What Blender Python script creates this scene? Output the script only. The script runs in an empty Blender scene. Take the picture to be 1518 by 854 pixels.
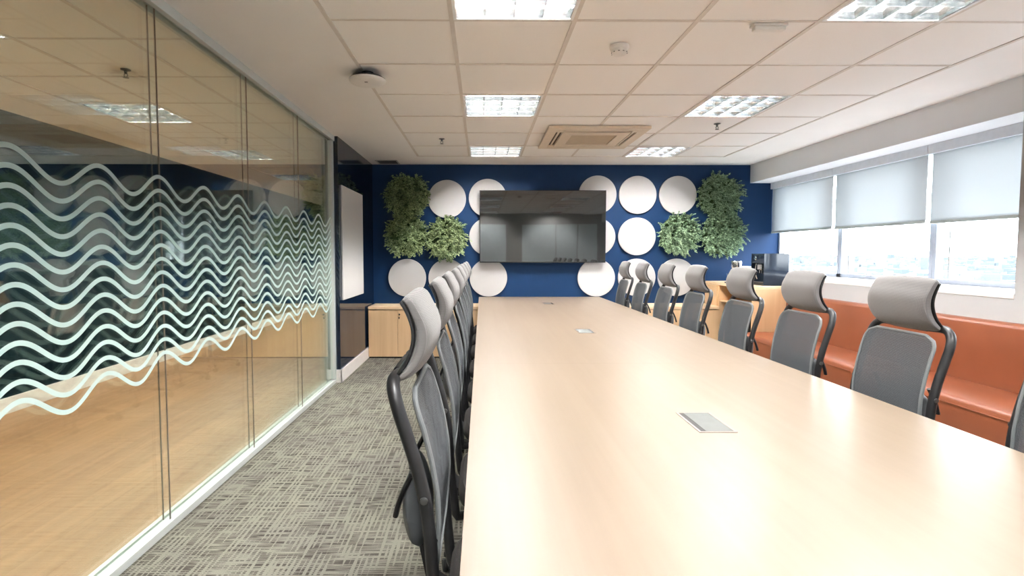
import bpy, bmesh, math, random
from mathutils import Vector, Matrix
PI = math.pi
random.seed(7)
SC = bpy.context.scene
COL = SC.collection

# ------------------------------------------------------------------ camera, world, exposure
CAMH = 1.33
cam_d = bpy.data.cameras.new('camera'); cam = bpy.data.objects.new('camera', cam_d); COL.objects.link(cam)
cam_d.sensor_fit = 'HORIZONTAL'; cam_d.sensor_width = 36.0
cam_d.lens = 780.0/1518*36.0
cam_d.shift_x = (759-720.6)/1518; cam_d.shift_y = -(427-417.0)/1518
cam_d.clip_start = 0.02; cam_d.clip_end = 3000
cam.location = (0, 0, CAMH); cam.rotation_euler = (PI/2-0.0526, 0, -0.0082)
SC.camera = cam
SC.view_settings.view_transform = 'Standard'; SC.view_settings.look = 'None'
SC.view_settings.gamma = 1.0; SC.view_settings.use_curve_mapping = False
SC.view_settings.exposure = 1.25
SKY = 9.6; TUBE = 290.0; TUBE2 = 350.0
SC.cycles.max_bounces = 10; SC.cycles.diffuse_bounces = 5; SC.cycles.glossy_bounces = 5
SC.cycles.transparent_max_bounces = 24; SC.cycles.transmission_bounces = 6
SC.cycles.caustics_reflective = False; SC.cycles.caustics_refractive = False
SC.cycles.sample_clamp_indirect = 6.0
w = bpy.data.worlds.new('world'); SC.world = w; w.use_nodes = True
bg = w.node_tree.nodes['Background']; bg.inputs[0].default_value = (0.87, 0.935, 1.0, 1); bg.inputs[1].default_value = SKY

# ------------------------------------------------------------------ key sizes (metres; camera stands at x=0, y=0)
C = 2.513            # ceiling
YW = 7.08            # back wall
YF = -1.8            # wall behind the camera
XL = -1.456          # navy wall left
XG = -1.52           # glass partition front face
XR = 3.50            # wall under the windows
XWN = 4.0            # window plane
XB = 3.595           # beam face
ZB = 2.272           # beam soffit
XFAR = -3.95         # far wall of the next room
YFAR = 13.6
GX0, GY0, T = -0.777, 2.742, 0.625
HX0, HY0 = -3.21, 2.99        # grid of the next room

# ------------------------------------------------------------------ materials
MATS = {}
def newmat(name):
    m = bpy.data.materials.new(name); m.use_nodes = True
    nt = m.node_tree; b = nt.nodes.get('Principled BSDF'); MATS[name] = m
    return m, nt, b
def N(nt, typ, **kw):
    n = nt.nodes.new(typ)
    for k, v in kw.items(): setattr(n, k, v)
    return n
def L(nt, a, b): nt.links.new(a, b)
def ramp(nt, fac, stops, interp='LINEAR'):
    r = N(nt, 'ShaderNodeValToRGB'); r.color_ramp.interpolation = interp
    while len(r.color_ramp.elements) < len(stops): r.color_ramp.elements.new(0.5)
    for e, (p, c) in zip(r.color_ramp.elements, stops):
        e.position = p; e.color = (*c, 1) if len(c) == 3 else c
    L(nt, fac, r.inputs[0]); return r
def coords(nt, scale=(1, 1, 1), rot=(0, 0, 0), kind='Object'):
    t = N(nt, 'ShaderNodeTexCoord'); mp = N(nt, 'ShaderNodeMapping')
    mp.inputs['Scale'].default_value = scale; mp.inputs['Rotation'].default_value = rot
    L(nt, t.outputs[kind], mp.inputs[0]); return mp.outputs[0]
def noise(nt, vec, scale=5, detail=3, rough=0.5, dist=0):
    n = N(nt, 'ShaderNodeTexNoise'); n.inputs['Scale'].default_value = scale
    n.inputs['Detail'].default_value = detail; n.inputs['Roughness'].default_value = rough
    n.inputs['Distortion'].default_value = dist
    L(nt, vec, n.inputs['Vector']); return n.outputs['Fac']
def bump(nt, b, h, strength=0.2, dist=0.002):
    n = N(nt, 'ShaderNodeBump'); n.inputs['Strength'].default_value = strength; n.inputs['Distance'].default_value = dist
    L(nt, h, n.inputs['Height']); L(nt, n.outputs[0], b.inputs['Normal'])
def plain(name, col, rough=0.5, metal=0.0, spec=0.5, var=0.04, nscale=20, bmp=0.0, coat=0.0):
    """principled colour with a slight procedural mottling"""
    m, nt, b = newmat(name)
    v = coords(nt)
    f = noise(nt, v, nscale, 3)
    lo = tuple(max(0, c*(1-var)) for c in col); hi = tuple(min(1, c*(1+var)) for c in col)
    r = ramp(nt, f, [(0.3, lo), (0.7, hi)])
    L(nt, r.outputs[0], b.inputs['Base Color'])
    b.inputs['Roughness'].default_value = rough; b.inputs['Metallic'].default_value = metal
    b.inputs['Specular IOR Level'].default_value = spec; b.inputs['Coat Weight'].default_value = coat
    if bmp: bump(nt, b, f, bmp)
    return m
plain('ceiling_tile', (0.93, 0.912, 0.892), 0.9, spec=0.2, var=0.012, nscale=220, bmp=0.1)
plain('grid_bar', (0.72, 0.67, 0.62), 0.6, spec=0.3)
plain('ceiling_plaster', (0.93, 0.915, 0.90), 0.85, spec=0.2, var=0.012, nscale=3)
plain('beam_paint', (0.85, 0.875, 0.91), 0.8, spec=0.25, var=0.015, nscale=2)
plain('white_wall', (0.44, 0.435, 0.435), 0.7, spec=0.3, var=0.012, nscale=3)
plain('rear_wall', (0.42, 0.41, 0.39), 0.8, spec=0.3)
plain('rear_panel', (0.78, 0.86, 0.88), 0.3)
plain('navy_wall', (0.006, 0.026, 0.078), 0.5, spec=0.14, var=0.05, nscale=4, bmp=0.02)
plain('dark_teal_wall', (0.003, 0.009, 0.013), 0.9, spec=0.03, var=0.05, nscale=4)
plain('white_baseboard', (0.78, 0.74, 0.71), 0.35)
plain('aluminium', (0.55, 0.57, 0.56), 0.35, metal=0.6, var=0.03)
plain('cassette_paint', (0.70, 0.735, 0.79), 0.5)
plain('aluminium_light', (0.58, 0.62, 0.61), 0.4, metal=0.2, var=0.02)
plain('window_frame', (0.42, 0.45, 0.52), 0.45, metal=0.2)
plain('joint_gasket', (0.16, 0.13, 0.11), 0.5)
plain('disc_white', (0.47, 0.462, 0.46), 0.75, spec=0.2, var=0.015, nscale=4)
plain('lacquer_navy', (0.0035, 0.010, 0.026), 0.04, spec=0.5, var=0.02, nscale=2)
plain('board_white', (0.76, 0.73, 0.71), 0.04, var=0.01, nscale=2)
plain('black_plastic', (0.011, 0.011, 0.012), 0.42, spec=0.3, var=0.2)
plain('black_matte', (0.012, 0.012, 0.012), 0.7, var=0.2)
plain('dark_fabric', (0.030, 0.027, 0.026), 0.95, spec=0.2, var=0.3, nscale=400, bmp=0.4)
plain('pad_grey', (0.13, 0.14, 0.145), 0.55)
plain('lumbar_grey', (0.075, 0.080, 0.085), 0.5)
plain('metal_dark', (0.10, 0.10, 0.10), 0.3, metal=0.8)
plain('steel', (0.70, 0.69, 0.67), 0.18, metal=1.0)
plain('white_plastic', (0.80, 0.78, 0.75), 0.35)
plain('cream_plastic', (0.72, 0.62, 0.49), 0.45)
plain('cream_grille', (0.58, 0.48, 0.35), 0.6)
plain('dark_slot', (0.10, 0.065, 0.035), 0.7)
plain('gloss_black', (0.015, 0.022, 0.035), 0.06, spec=0.35)  # base tinted blue in place of the navy wall's reflection
plain('moss_backing', (0.05, 0.085, 0.03), 0.95, var=0.4, nscale=60)
plain('socket_frame', (0.20, 0.17, 0.15), 0.4, metal=0.3)
plain('socket_lid', (0.125, 0.13, 0.125), 0.8, spec=0.15)
plain('paper_white', (0.85, 0.84, 0.82), 0.7)
plain('lamp_housing', (0.85, 0.86, 0.87), 0.5)
plain('city_ground', (0.105, 0.12, 0.12), 0.9, var=0.35, nscale=0.02)
plain('grey_trim', (0.5, 0.5, 0.5), 0.5)
plain('light_seal_grey', (0.45, 0.45, 0.44), 0.8)

def mat_louver():
    m, nt, b = newmat('louver_metal')
    f = noise(nt, coords(nt), 30, 2)
    r = ramp(nt, f, [(0.35, (0.66, 0.70, 0.73)), (0.7, (0.94, 0.95, 0.96))]); L(nt, r.outputs[0], b.inputs['Base Color'])
    b.inputs['Metallic'].default_value = 1.0; b.inputs['Roughness'].default_value = 0.18
mat_louver()
def mat_emit(name, col, s):
    m, nt, b = newmat(name)
    b.inputs['Base Color'].default_value = (*col, 1); b.inputs['Emission Color'].default_value = (*col, 1)
    b.inputs['Emission Strength'].default_value = s
    m.cycles.emission_sampling = 'FRONT'
mat_emit('tube_glow', (1.0, 0.985, 0.96), TUBE)
mat_emit('tube_glow_warm', (1.0, 0.96, 0.90), TUBE2)

def wood(name, lo, hi, rough, axis='Y', spec=0.5, gscale=1.0, planks=None, coat=0.0):
    m, nt, b = newmat(name)
    s = {'Y': (26, 1.1, 26), 'X': (1.1, 26, 26), 'Z': (26, 26, 1.1)}[axis]
    v = coords(nt, tuple(a*gscale for a in s))
    f1 = noise(nt, v, 1.0, 6, 0.6, 0.4)
    v2 = coords(nt, tuple(a*gscale*0.22 for a in s)); f2 = noise(nt, v2, 1.0, 3, 0.5, 1.2)
    mx = N(nt, 'ShaderNodeMath', operation='ADD'); L(nt, f1, mx.inputs[0]); L(nt, f2, mx.inputs[1])
    hf = N(nt, 'ShaderNodeMath', operation='MULTIPLY'); L(nt, mx.outputs[0], hf.inputs[0]); hf.inputs[1].default_value = 0.5
    r = ramp(nt, hf.outputs[0], [(0.32, lo), (0.66, hi)])
    col = r.outputs[0]
    if planks:
        br = N(nt, 'ShaderNodeTexBrick'); L(nt, coords(nt, rot=(0, 0, PI/2)), br.inputs['Vector'])
        br.inputs['Scale'].default_value = 1.0; br.inputs['Brick Width'].default_value = planks[0]; br.inputs['Row Height'].default_value = planks[1]
        br.inputs['Mortar Size'].default_value = 0.0015; br.inputs['Color1'].default_value = (1, 1, 1, 1); br.inputs['Color2'].default_value = (0.90, 0.88, 0.86, 1)
        br.inputs['Mortar'].default_value = (0.72, 0.66, 0.60, 1)
        mm = N(nt, 'ShaderNodeMix', data_type='RGBA', blend_type='MULTIPLY'); mm.inputs[0].default_value = 1.0
        L(nt, col, mm.inputs[6]); L(nt, br.outputs[0], mm.inputs[7]); col = mm.outputs[2]
    L(nt, col, b.inputs['Base Color'])
    b.inputs['Roughness'].default_value = rough; b.inputs['Specular IOR Level'].default_value = spec
    b.inputs['Coat Weight'].default_value = coat; b.inputs['Coat Roughness'].default_value = 0.2
wood('maple_table', (0.150, 0.110, 0.077), (0.180, 0.136, 0.098), 0.36, 'Y', 0.55, 0.8)
wood('oak_cabinet', (0.70, 0.455, 0.245), (0.80, 0.55, 0.32), 0.42, 'Z')
wood('oak_worktop', (0.74, 0.53, 0.32), (0.82, 0.61, 0.39), 0.38, 'X')
wood('vinyl_planks', (0.22, 0.115, 0.055), (0.34, 0.197, 0.10), 0.5, 'Y', 0.35, 0.5, planks=(1.2, 0.18))

def mat_carpet():
    m, nt, b = newmat('carpet_weave')
    tc = N(nt, 'ShaderNodeTexCoord'); sp = N(nt, 'ShaderNodeSeparateXYZ'); L(nt, tc.outputs['Object'], sp.inputs[0])
    def strands(axis, pitch, sc, th, wob):
        f = noise(nt, coords(nt, sc), 1.0, 2, 0.5)
        k = N(nt, 'ShaderNodeMath', operation='MULTIPLY'); L(nt, sp.outputs[axis], k.inputs[0]); k.inputs[1].default_value = 2*PI/pitch
        q = N(nt, 'ShaderNodeMath', operation='SINE'); L(nt, k.outputs[0], q.inputs[0])
        z = N(nt, 'ShaderNodeMath', operation='MULTIPLY_ADD'); L(nt, q.outputs[0], z.inputs[0]); z.inputs[1].default_value = wob; L(nt, f, z.inputs[2])
        r = ramp(nt, z.outputs[0], [(th, (0, 0, 0)), (th+0.06, (1, 1, 1))]); return r.outputs[0]
    a = strands(1, 0.0125, (6, 55, 1), 0.47, 0.12); c = strands(0, 0.024, (36, 4.5, 1), 0.52, 0.12)
    mx = N(nt, 'ShaderNodeMath', operation='MAXIMUM'); L(nt, a, mx.inputs[0]); L(nt, c, mx.inputs[1])
    big = noise(nt, coords(nt, (2.2, 2.2, 1)), 1.0, 2)
    base = ramp(nt, mx.outputs[0], [(0.0, (0.062, 0.055, 0.048)), (1.0, (0.190, 0.182, 0.157))])
    pile = noise(nt, coords(nt, (1, 1, 1)), 420, 1)
    pr = ramp(nt, pile, [(0.3, (0.72, 0.72, 0.72)), (0.7, (1.22, 1.22, 1.22))])
    m1 = N(nt, 'ShaderNodeMix', data_type='RGBA', blend_type='MULTIPLY'); m1.inputs[0].default_value = 1.0
    L(nt, base.outputs[0], m1.inputs[6]); L(nt, pr.outputs[0], m1.inputs[7])
    br = ramp(nt, big, [(0.35, (0.90, 0.89, 0.90)), (0.65, (1.05, 1.06, 1.02))])
    m2 = N(nt, 'ShaderNodeMix', data_type='RGBA', blend_type='MULTIPLY'); m2.inputs[0].default_value = 1.0
    L(nt, m1.outputs[2], m2.inputs[6]); L(nt, br.outputs[0], m2.inputs[7])
    L(nt, m2.outputs[2], b.inputs['Base Color'])
    b.inputs['Roughness'].default_value = 1.0; b.inputs['Specular IOR Level'].default_value = 0.05
    bump(nt, b, mx.outputs[0], 0.5, 0.003)
mat_carpet()

def mat_leather():
    m, nt, b = newmat('rust_leather')
    f = noise(nt, coords(nt), 3, 3); r = ramp(nt, f, [(0.3, (0.200, 0.057, 0.024)), (0.7, (0.236, 0.069, 0.030))])
    L(nt, r.outputs[0], b.inputs['Base Color']); b.inputs['Roughness'].default_value = 0.36
    v = N(nt, 'ShaderNodeTexVoronoi'); v.inputs['Scale'].default_value = 260; L(nt, coords(nt), v.inputs['Vector'])
    bump(nt, b, v.outputs['Distance'], 0.12, 0.001)
mat_leather()

def dots(nt, pitch):
    """diagonal dot lattice of a spacer mesh: 1 on threads, 0 in the holes"""
    v = coords(nt, (1, 1, 1)); s = N(nt, 'ShaderNodeSeparateXYZ'); L(nt, v, s.inputs[0])
    def wv(op):
        a = N(nt, 'ShaderNodeMath', operation=op); L(nt, s.outputs[1], a.inputs[0]); L(nt, s.outputs[2], a.inputs[1])
        k = N(nt, 'ShaderNodeMath', operation='MULTIPLY'); L(nt, a.outputs[0], k.inputs[0]); k.inputs[1].default_value = 2*PI/pitch*0.7071
        q = N(nt, 'ShaderNodeMath', operation='SINE'); L(nt, k.outputs[0], q.inputs[0]); return q.outputs[0]
    mm = N(nt, 'ShaderNodeMath', operation='MULTIPLY'); L(nt, wv('ADD'), mm.inputs[0]); L(nt, wv('SUBTRACT'), mm.inputs[1])
    return mm.outputs[0]
def mat_mesh():
    m, nt, b = newmat('chair_mesh')
    d = dots(nt, 0.0052)
    r = ramp(nt, d, [(0.0, (0.024, 0.028, 0.034)), (0.55, (0.148, 0.158, 0.170))])
    L(nt, r.outputs[0], b.inputs['Base Color']); b.inputs['Roughness'].default_value = 0.75
    b.inputs['Specular IOR Level'].default_value = 0.25
    t = N(nt, 'ShaderNodeBsdfTransparent'); mix = N(nt, 'ShaderNodeMixShader')
    a = N(nt, 'ShaderNodeMath', operation='LESS_THAN'); L(nt, d, a.inputs[0]); a.inputs[1].default_value = -0.22
    a2 = N(nt, 'ShaderNodeMath', operation='MULTIPLY'); L(nt, a.outputs[0], a2.inputs[0]); a2.inputs[1].default_value = 0.7
    L(nt, a2.outputs[0], mix.inputs[0]); L(nt, b.outputs[0], mix.inputs[1]); L(nt, t.outputs[0], mix.inputs[2])
    L(nt, mix.outputs[0], nt.nodes['Material Output'].inputs[0])
mat_mesh()
def mat_head():
    m, nt, b = newmat('headrest_fabric')
    d = dots(nt, 0.0048)
    r = ramp(nt, d, [(0.0, (0.125, 0.119, 0.118)), (0.6, (0.195, 0.186, 0.184))])
    L(nt, r.outputs[0], b.inputs['Base Color']); b.inputs['Roughness'].default_value = 0.85
    b.inputs['Specular IOR Level'].default_value = 0.25; b.inputs['Sheen Weight'].default_value = 0.2
    bump(nt, b, d, 0.3, 0.001)
mat_head()

def mat_glass(name, tint, k=1.0):
    m, nt, b = newmat(name); nt.nodes.remove(b)
    lw = N(nt, 'ShaderNodeLayerWeight'); lw.inputs[0].default_value = 0.5
    p = N(nt, 'ShaderNodeMath', operation='POWER'); L(nt, lw.outputs['Facing'], p.inputs[0]); p.inputs[1].default_value = 5.0
    q = N(nt, 'ShaderNodeMath', operation='MULTIPLY_ADD'); L(nt, p.outputs[0], q.inputs[0]); q.inputs[1].default_value = 0.96*k; q.inputs[2].default_value = 0.04*k
    t = N(nt, 'ShaderNodeBsdfTransparent'); t.inputs[0].default_value = (*tint, 1)
    g = N(nt, 'ShaderNodeBsdfGlossy'); g.inputs['Roughness'].default_value = 0.0; g.inputs[0].default_value = (0.95, 1, 0.98, 1)
    mx = N(nt, 'ShaderNodeMixShader'); L(nt, q.outputs[0], mx.inputs[0]); L(nt, t.outputs[0], mx.inputs[1]); L(nt, g.outputs[0], mx.inputs[2])
    L(nt, mx.outputs[0], nt.nodes['Material Output'].inputs[0])
mat_glass('partition_glass', (0.965, 0.985, 0.965), 1.6)
mat_glass('window_glass', (0.98, 0.99, 0.99), 0.6)
mat_glass('tumbler_glass', (0.90, 0.92, 0.92), 2.5)

def mat_film():
    m, nt, b = newmat('frosted_film')
    b.inputs['Base Color'].default_value = (0.56, 0.74, 0.72, 1); b.inputs['Roughness'].default_value = 0.6
    f = noise(nt, coords(nt), 40, 2); r = ramp(nt, f, [(0.3, (0.62, 0.72, 0.72)), (0.7, (0.68, 0.77, 0.77))]); L(nt, r.outputs[0], b.inputs['Base Color'])
    tl = N(nt, 'ShaderNodeBsdfTranslucent'); tl.inputs[0].default_value = (0.72, 0.86, 0.84, 1)
    tr = N(nt, 'ShaderNodeBsdfTransparent'); tr.inputs[0].default_value = (0.8, 0.95, 0.93, 1)
    m1 = N(nt, 'ShaderNodeMixShader'); m1.inputs[0].default_value = 0.40; L(nt, b.outputs[0], m1.inputs[1]); L(nt, tl.outputs[0], m1.inputs[2])
    m2 = N(nt, 'ShaderNodeMixShader'); m2.inputs[0].default_value = 0.15; L(nt, m1.outputs[0], m2.inputs[1]); L(nt, tr.outputs[0], m2.inputs[2])
    L(nt, m2.outputs[0], nt.nodes['Material Output'].inputs[0])
mat_film()
def mat_blind():
    m, nt, b = newmat('blind_fabric')
    f = noise(nt, coords(nt, (1, 300, 300)), 1, 2); r = ramp(nt, f, [(0.3, (0.80, 0.82, 0.83)), (0.7, (0.86, 0.88, 0.89))]); L(nt, r.outputs[0], b.inputs['Base Color'])
    b.inputs['Roughness'].default_value = 0.9; b.inputs['Specular IOR Level'].default_value = 0.1
    tl = N(nt, 'ShaderNodeBsdfTranslucent'); tl.inputs[0].default_value = (0.44, 0.452, 0.46, 1)
    m1 = N(nt, 'ShaderNodeMixShader'); m1.inputs[0].default_value = 0.55; L(nt, b.outputs[0], m1.inputs[1]); L(nt, tl.outputs[0], m1.inputs[2])
    L(nt, m1.outputs[0], nt.nodes['Material Output'].inputs[0])
mat_blind()
def mat_leaf(name, lo, hi):
    m, nt, b = newmat(name)
    g = N(nt, 'ShaderNodeNewGeometry')
    r = ramp(nt, g.outputs['Random Per Island'], [(0.0, lo), (1.0, hi)]); L(nt, r.outputs[0], b.inputs['Base Color'])
    b.inputs['Roughness'].default_value = 0.5
mat_leaf('leaf_green', (0.045, 0.085, 0.030), (0.40, 0.50, 0.24))
mat_leaf('leaf_blue_green', (0.040, 0.090, 0.040), (0.40, 0.56, 0.34))
def mat_screen():
    m, nt, b = newmat('tv_screen')
    b.inputs['Base Color'].default_value = (0.007, 0.008, 0.008, 1); b.inputs['Roughness'].default_value = 0.03; b.inputs['IOR'].default_value = 1.85
    f = noise(nt, coords(nt, (2.4, 1, 3.0)), 1.0, 1, 0.4); bump(nt, b, f, 0.12, 0.003)
mat_screen()
def mat_city():
    m, nt, b = newmat('city_blocks')
    g = N(nt, 'ShaderNodeNewGeometry')
    r = ramp(nt, g.outputs['Random Per Island'], [(0.0, (0.055, 0.068, 0.078)), (0.5, (0.085, 0.093, 0.098)), (1.0, (0.13, 0.13, 0.13))]); L(nt, r.outputs[0], b.inputs['Base Color'])
    b.inputs['Roughness'].default_value = 1
mat_city()

# ------------------------------------------------------------------ mesh helpers
def obj(name, bm, mat, parent=None, smooth=False, loc=None):
    me = bpy.data.meshes.new(name)
    bmesh.ops.recalc_face_normals(bm, faces=bm.faces[:]) if smooth != 'keep' else None
    bm.to_mesh(me); bm.free()
    me.materials.append(MATS[mat])
    if smooth:
        me.polygons.foreach_set('use_smooth', [True]*len(me.polygons))
        if smooth is True: me.set_sharp_from_angle(angle=math.radians(38))
    o = bpy.data.objects.new(name, me); COL.objects.link(o)
    if parent: o.parent = parent
    if loc: o.location = loc
    return o
def empty(name, loc=(0, 0, 0), rz=0):
    o = bpy.data.objects.new(name, None); COL.objects.link(o); o.location = loc; o.rotation_euler = (0, 0, rz); o.empty_display_size = 0.05
    return o
def tag(o, label, cat, group=None):
    o['label'] = label; o['category'] = cat
    if group: o['group'] = group
    return o
def thing(name, label, cat, loc=(0, 0, 0), rz=0, group=None): return tag(empty(name, loc, rz), label, cat, group)
def struct(o): o['kind'] = 'structure'; return o
def BM(): return bmesh.new()
def box(bm, x0, x1, y0, y1, z0, z1, bev=0.0, seg=2):
    r = bmesh.ops.create_cube(bm, size=1.0)
    vs = r['verts']
    for v in vs:
        v.co = Vector(((x0+x1)/2+v.co.x*(x1-x0), (y0+y1)/2+v.co.y*(y1-y0), (z0+z1)/2+v.co.z*(z1-z0)))
    if bev:
        es = list({e for v in vs for e in v.link_edges})
        bmesh.ops.bevel(bm, geom=es, offset=bev, segments=seg, profile=0.5, affect='EDGES')
    return vs
def bx(*a, **k):
    bm = BM(); box(bm, *a, **k); return bm
def tube(bm, pts, r, seg=10, closed=False, ry=None):
    pts = [Vector(p) for p in pts]; n = len(pts); rings = []
    up = None
    for i, p in enumerate(pts):
        if closed: t = (pts[(i+1) % n]-pts[i-1]).normalized()
        else: t = (pts[min(i+1, n-1)]-pts[max(i-1, 0)]).normalized()
        if up is None:
            up = Vector((0, 0, 1)) if abs(t.z) < 0.9 else Vector((1, 0, 0))
        s = t.cross(up).normalized(); up = s.cross(t).normalized()
        rr = r[i] if isinstance(r, (list, tuple)) else r
        rings.append([bm.verts.new(p+s*math.cos(2*PI*k/seg)*rr+up*math.sin(2*PI*k/seg)*(ry or rr)) for k in range(seg)])
    m = n if closed else n-1
    for i in range(m):
        a, b = rings[i], rings[(i+1) % n]
        for k in range(seg): bm.faces.new((a[k], a[(k+1) % seg], b[(k+1) % seg], b[k]))
    if not closed:
        bm.faces.new(rings[0][::-1]); bm.faces.new(rings[-1])
def smoothpath(pts, sub=6, closed=False):
    pts = [Vector(p) for p in pts]; n = len(pts); out = []
    rng = range(n if closed else n-1)
    for i in rng:
        p0 = pts[(i-1) % n] if closed or i > 0 else pts[0]
        p1 = pts[i]; p2 = pts[(i+1) % n]; p3 = pts[(i+2) % n] if closed or i+2 < n else pts[-1]
        for k in range(sub):
            t = k/sub
            out.append(0.5*((2*p1)+(-p0+p2)*t+(2*p0-5*p1+4*p2-p3)*t*t+(-p0+3*p1-3*p2+p3)*t**3))
    if not closed: out.append(pts[-1])
    return out
def lathe(bm, prof, cx=0, cy=0, seg=24, z0=0):
    rings = []
    for r, z in prof:
        rings.append([bm.verts.new((cx+r*math.cos(2*PI*k/seg), cy+r*math.sin(2*PI*k/seg), z0+z)) for k in range(seg)] if r > 1e-6 else [bm.verts.new((cx, cy, z0+z))])
    for a, b in zip(rings, rings[1:]):
        for k in range(seg):
            if len(a) > 1 and len(b) > 1: bm.faces.new((a[k], a[(k+1) % seg], b[(k+1) % seg], b[k]))
            elif len(a) > 1: bm.faces.new((a[k], a[(k+1) % seg], b[0]))
            elif len(b) > 1: bm.faces.new((a[0], b[(k+1) % seg], b[k]))
    if len(rings[0]) > 1: bm.faces.new(rings[0][::-1])
    if len(rings[-1]) > 1: bm.faces.new(rings[-1])
def loft(bm, rings, cap=True):
    rs = [[bm.verts.new(p) for p in r] for r in rings]; n = len(rs[0])
    for a, b in zip(rs, rs[1:]):
        for k in range(n): bm.faces.new((a[k], a[(k+1) % n], b[(k+1) % n], b[k]))
    if cap: bm.faces.new(rs[0][::-1]); bm.faces.new(rs[-1])
def prism(bm, poly, axis, a, b):
    """extrude a 2-D polygon along an axis; poly in the two other axes in order"""
    def P(u, v, t): return {'X': (t, u, v), 'Y': (u, t, v), 'Z': (u, v, t)}[axis]
    A = [bm.verts.new(P(u, v, a)) for u, v in poly]; B = [bm.verts.new(P(u, v, b)) for u, v in poly]
    n = len(poly)
    for k in range(n): bm.faces.new((A[k], A[(k+1) % n], B[(k+1) % n], B[k]))
    bm.faces.new(A[::-1]); bm.faces.new(B)
def copy_tree(o, parent=None):
    c = o.copy(); COL.objects.link(c)
    if parent: c.parent = parent
    for ch in [x for x in COL.objects if x.parent == o and x.type != 'LIGHT']: copy_tree(ch, c)
    return c

# ------------------------------------------------------------------ shell: floors
struct(obj('floor', bx(XG-0.03, XR+0.05, YF-0.1, YW+0.05, -0.10, 0.0), 'carpet_weave'))
struct(obj('floor_next_room', bx(XFAR-0.05, XG-0.03, YF-0.1, YFAR, -0.10, 0.0), 'vinyl_planks'))

# back wall (navy), left navy wall, far room
struct(obj('wall_back', bx(XG-0.10, XWN+0.06, YW, YW+0.15, 0, C+0.12), 'navy_wall'))
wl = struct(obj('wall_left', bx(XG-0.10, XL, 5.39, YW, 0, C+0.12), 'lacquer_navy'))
bm = BM(); box(bm, XL, XL+0.014, 5.376, YW, 0, 0.135, 0.003); box(bm, XG-0.03, XL+0.014, 5.376, 5.39, 0, 0.135, 0.003)
struct(obj('baseboard_left', bm, 'white_baseboard'))
struct(obj('wall_next_room', bx(XFAR-0.12, XFAR, YF, YFAR, 0, C+0.12), 'dark_teal_wall'))
struct(obj('baseboard_next_room', bx(XFAR, XFAR+0.014, YF, YFAR, 0, 0.135, bev=0.003), 'white_baseboard'))
struct(obj('wall_next_room_end', bx(XFAR-0.1, XG-0.1, YFAR-0.1, YFAR, 0, C+0.12), 'dark_teal_wall'))
struct(obj('wall_next_room_side', bx(XG-0.10, XG, YW+0.15, YFAR, 0, C+0.12), 'white_wall'))
struct(obj('wall_front', bx(XFAR-0.1, XWN+0.1, YF-0.12, YF, 0, C+0.12), 'rear_wall'))
bm = BM()
for a, b in ((-1.3, -0.3), (-0.28, 0.72), (1.2, 2.2), (2.22, 2.85), (2.87, 3.45), (-3.6, -1.9)): box(bm, a, b, YF, YF+0.02, 0.05, 2.2, 0.003)
struct(obj('rear_glazing_panels', bm, 'rear_panel'))  # glow of the lit room behind this glazing put into pale opaque panels

# ------------------------------------------------------------------ right side: wall, sill, beam, column, windows
YC0, YC1 = 2.88, 3.42      # column between the two window runs
bm = BM(); box(bm, XR, XWN+0.1, YF, YW, 0, 1.03)
struct(obj('wall_right', bm, 'white_wall'))
bm = BM(); box(bm, XR-0.004, XWN, YC1, YW, 1.03, 1.066, 0.003); box(bm, XR-0.004, XWN, YF, YC0, 1.03, 1.066, 0.003)
struct(obj('trim_1', bm, 'white_baseboard'))
struct(obj('wall_right_column', bx(XR, XWN+0.1, YC0, YC1, 1.03, ZB), 'white_wall'))
bm = BM(); box(bm, XB, XWN+0.1, YF, YW, ZB, C+0.12)
struct(obj('trim_2', bm, 'beam_paint'))

def window(n, y0, y1, handles=(), sash=None):
    r = struct(empty('window_%d' % n, (XWN, (y0+y1)/2, 1.066)))
    z0, z1 = 1.066, ZB; yc = (y0+y1)/2; fw = 0.035
    bm = BM()
    def lb(a, b, c, d, e, f, bev=0.003): box(bm, a-XWN, b-XWN, c-yc, d-yc, e-z0, f-z0, bev)
    lb(XWN, XWN+0.07, y0, y0+fw, z0, z1); lb(XWN, XWN+0.07, y1-fw, y1, z0, z1)
    lb(XWN, XWN+0.07, y0, y1, z0, z0+0.042); lb(XWN, XWN+0.07, y0, y1, z1-0.04, z1)
    obj('frame', bm, 'window_frame', r)
    if sash:
        bm = BM()
        for s in sash: lb(XWN+0.02, XWN+0.05, s-0.006, s+0.006, z0+0.04, z1-0.04, 0.002)
        obj('sash_edge', bm, 'aluminium', r)
    bm = BM(); box(bm, 0.035, 0.043, y0+fw-yc, y1-fw-yc, 0.042, z1-0.04-z0)
    obj('pane', bm, 'window_glass', r)
    for h, d in handles:
        bm = BM(); box(bm, -0.012, 0.004, h-0.022-yc, h+0.022-yc, 0.036, 0.066, 0.004)
        tube(bm, smoothpath([(-0.012, h-yc, 0.052), (-0.03, h-yc, 0.056), (-0.034, h+d*0.03-yc, 0.066), (-0.034, h+d*0.13-yc, 0.07)], 4), 0.006, 8)
        obj('handle', bm, 'aluminium', r, True)
window(1, 5.865, YW, sash=())
window(2, 4.645, 5.865, handles=((5.40, -1), (4.93, 1)), sash=(5.74, 5.70))
window(3, YC1, 4.645, sash=(4.50,))
window(4, 1.65, YC0); window(5, 0.4, 1.65); window(6, YF, 0.4)  # unseen windows, added to bring daylight in near the camera

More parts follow.
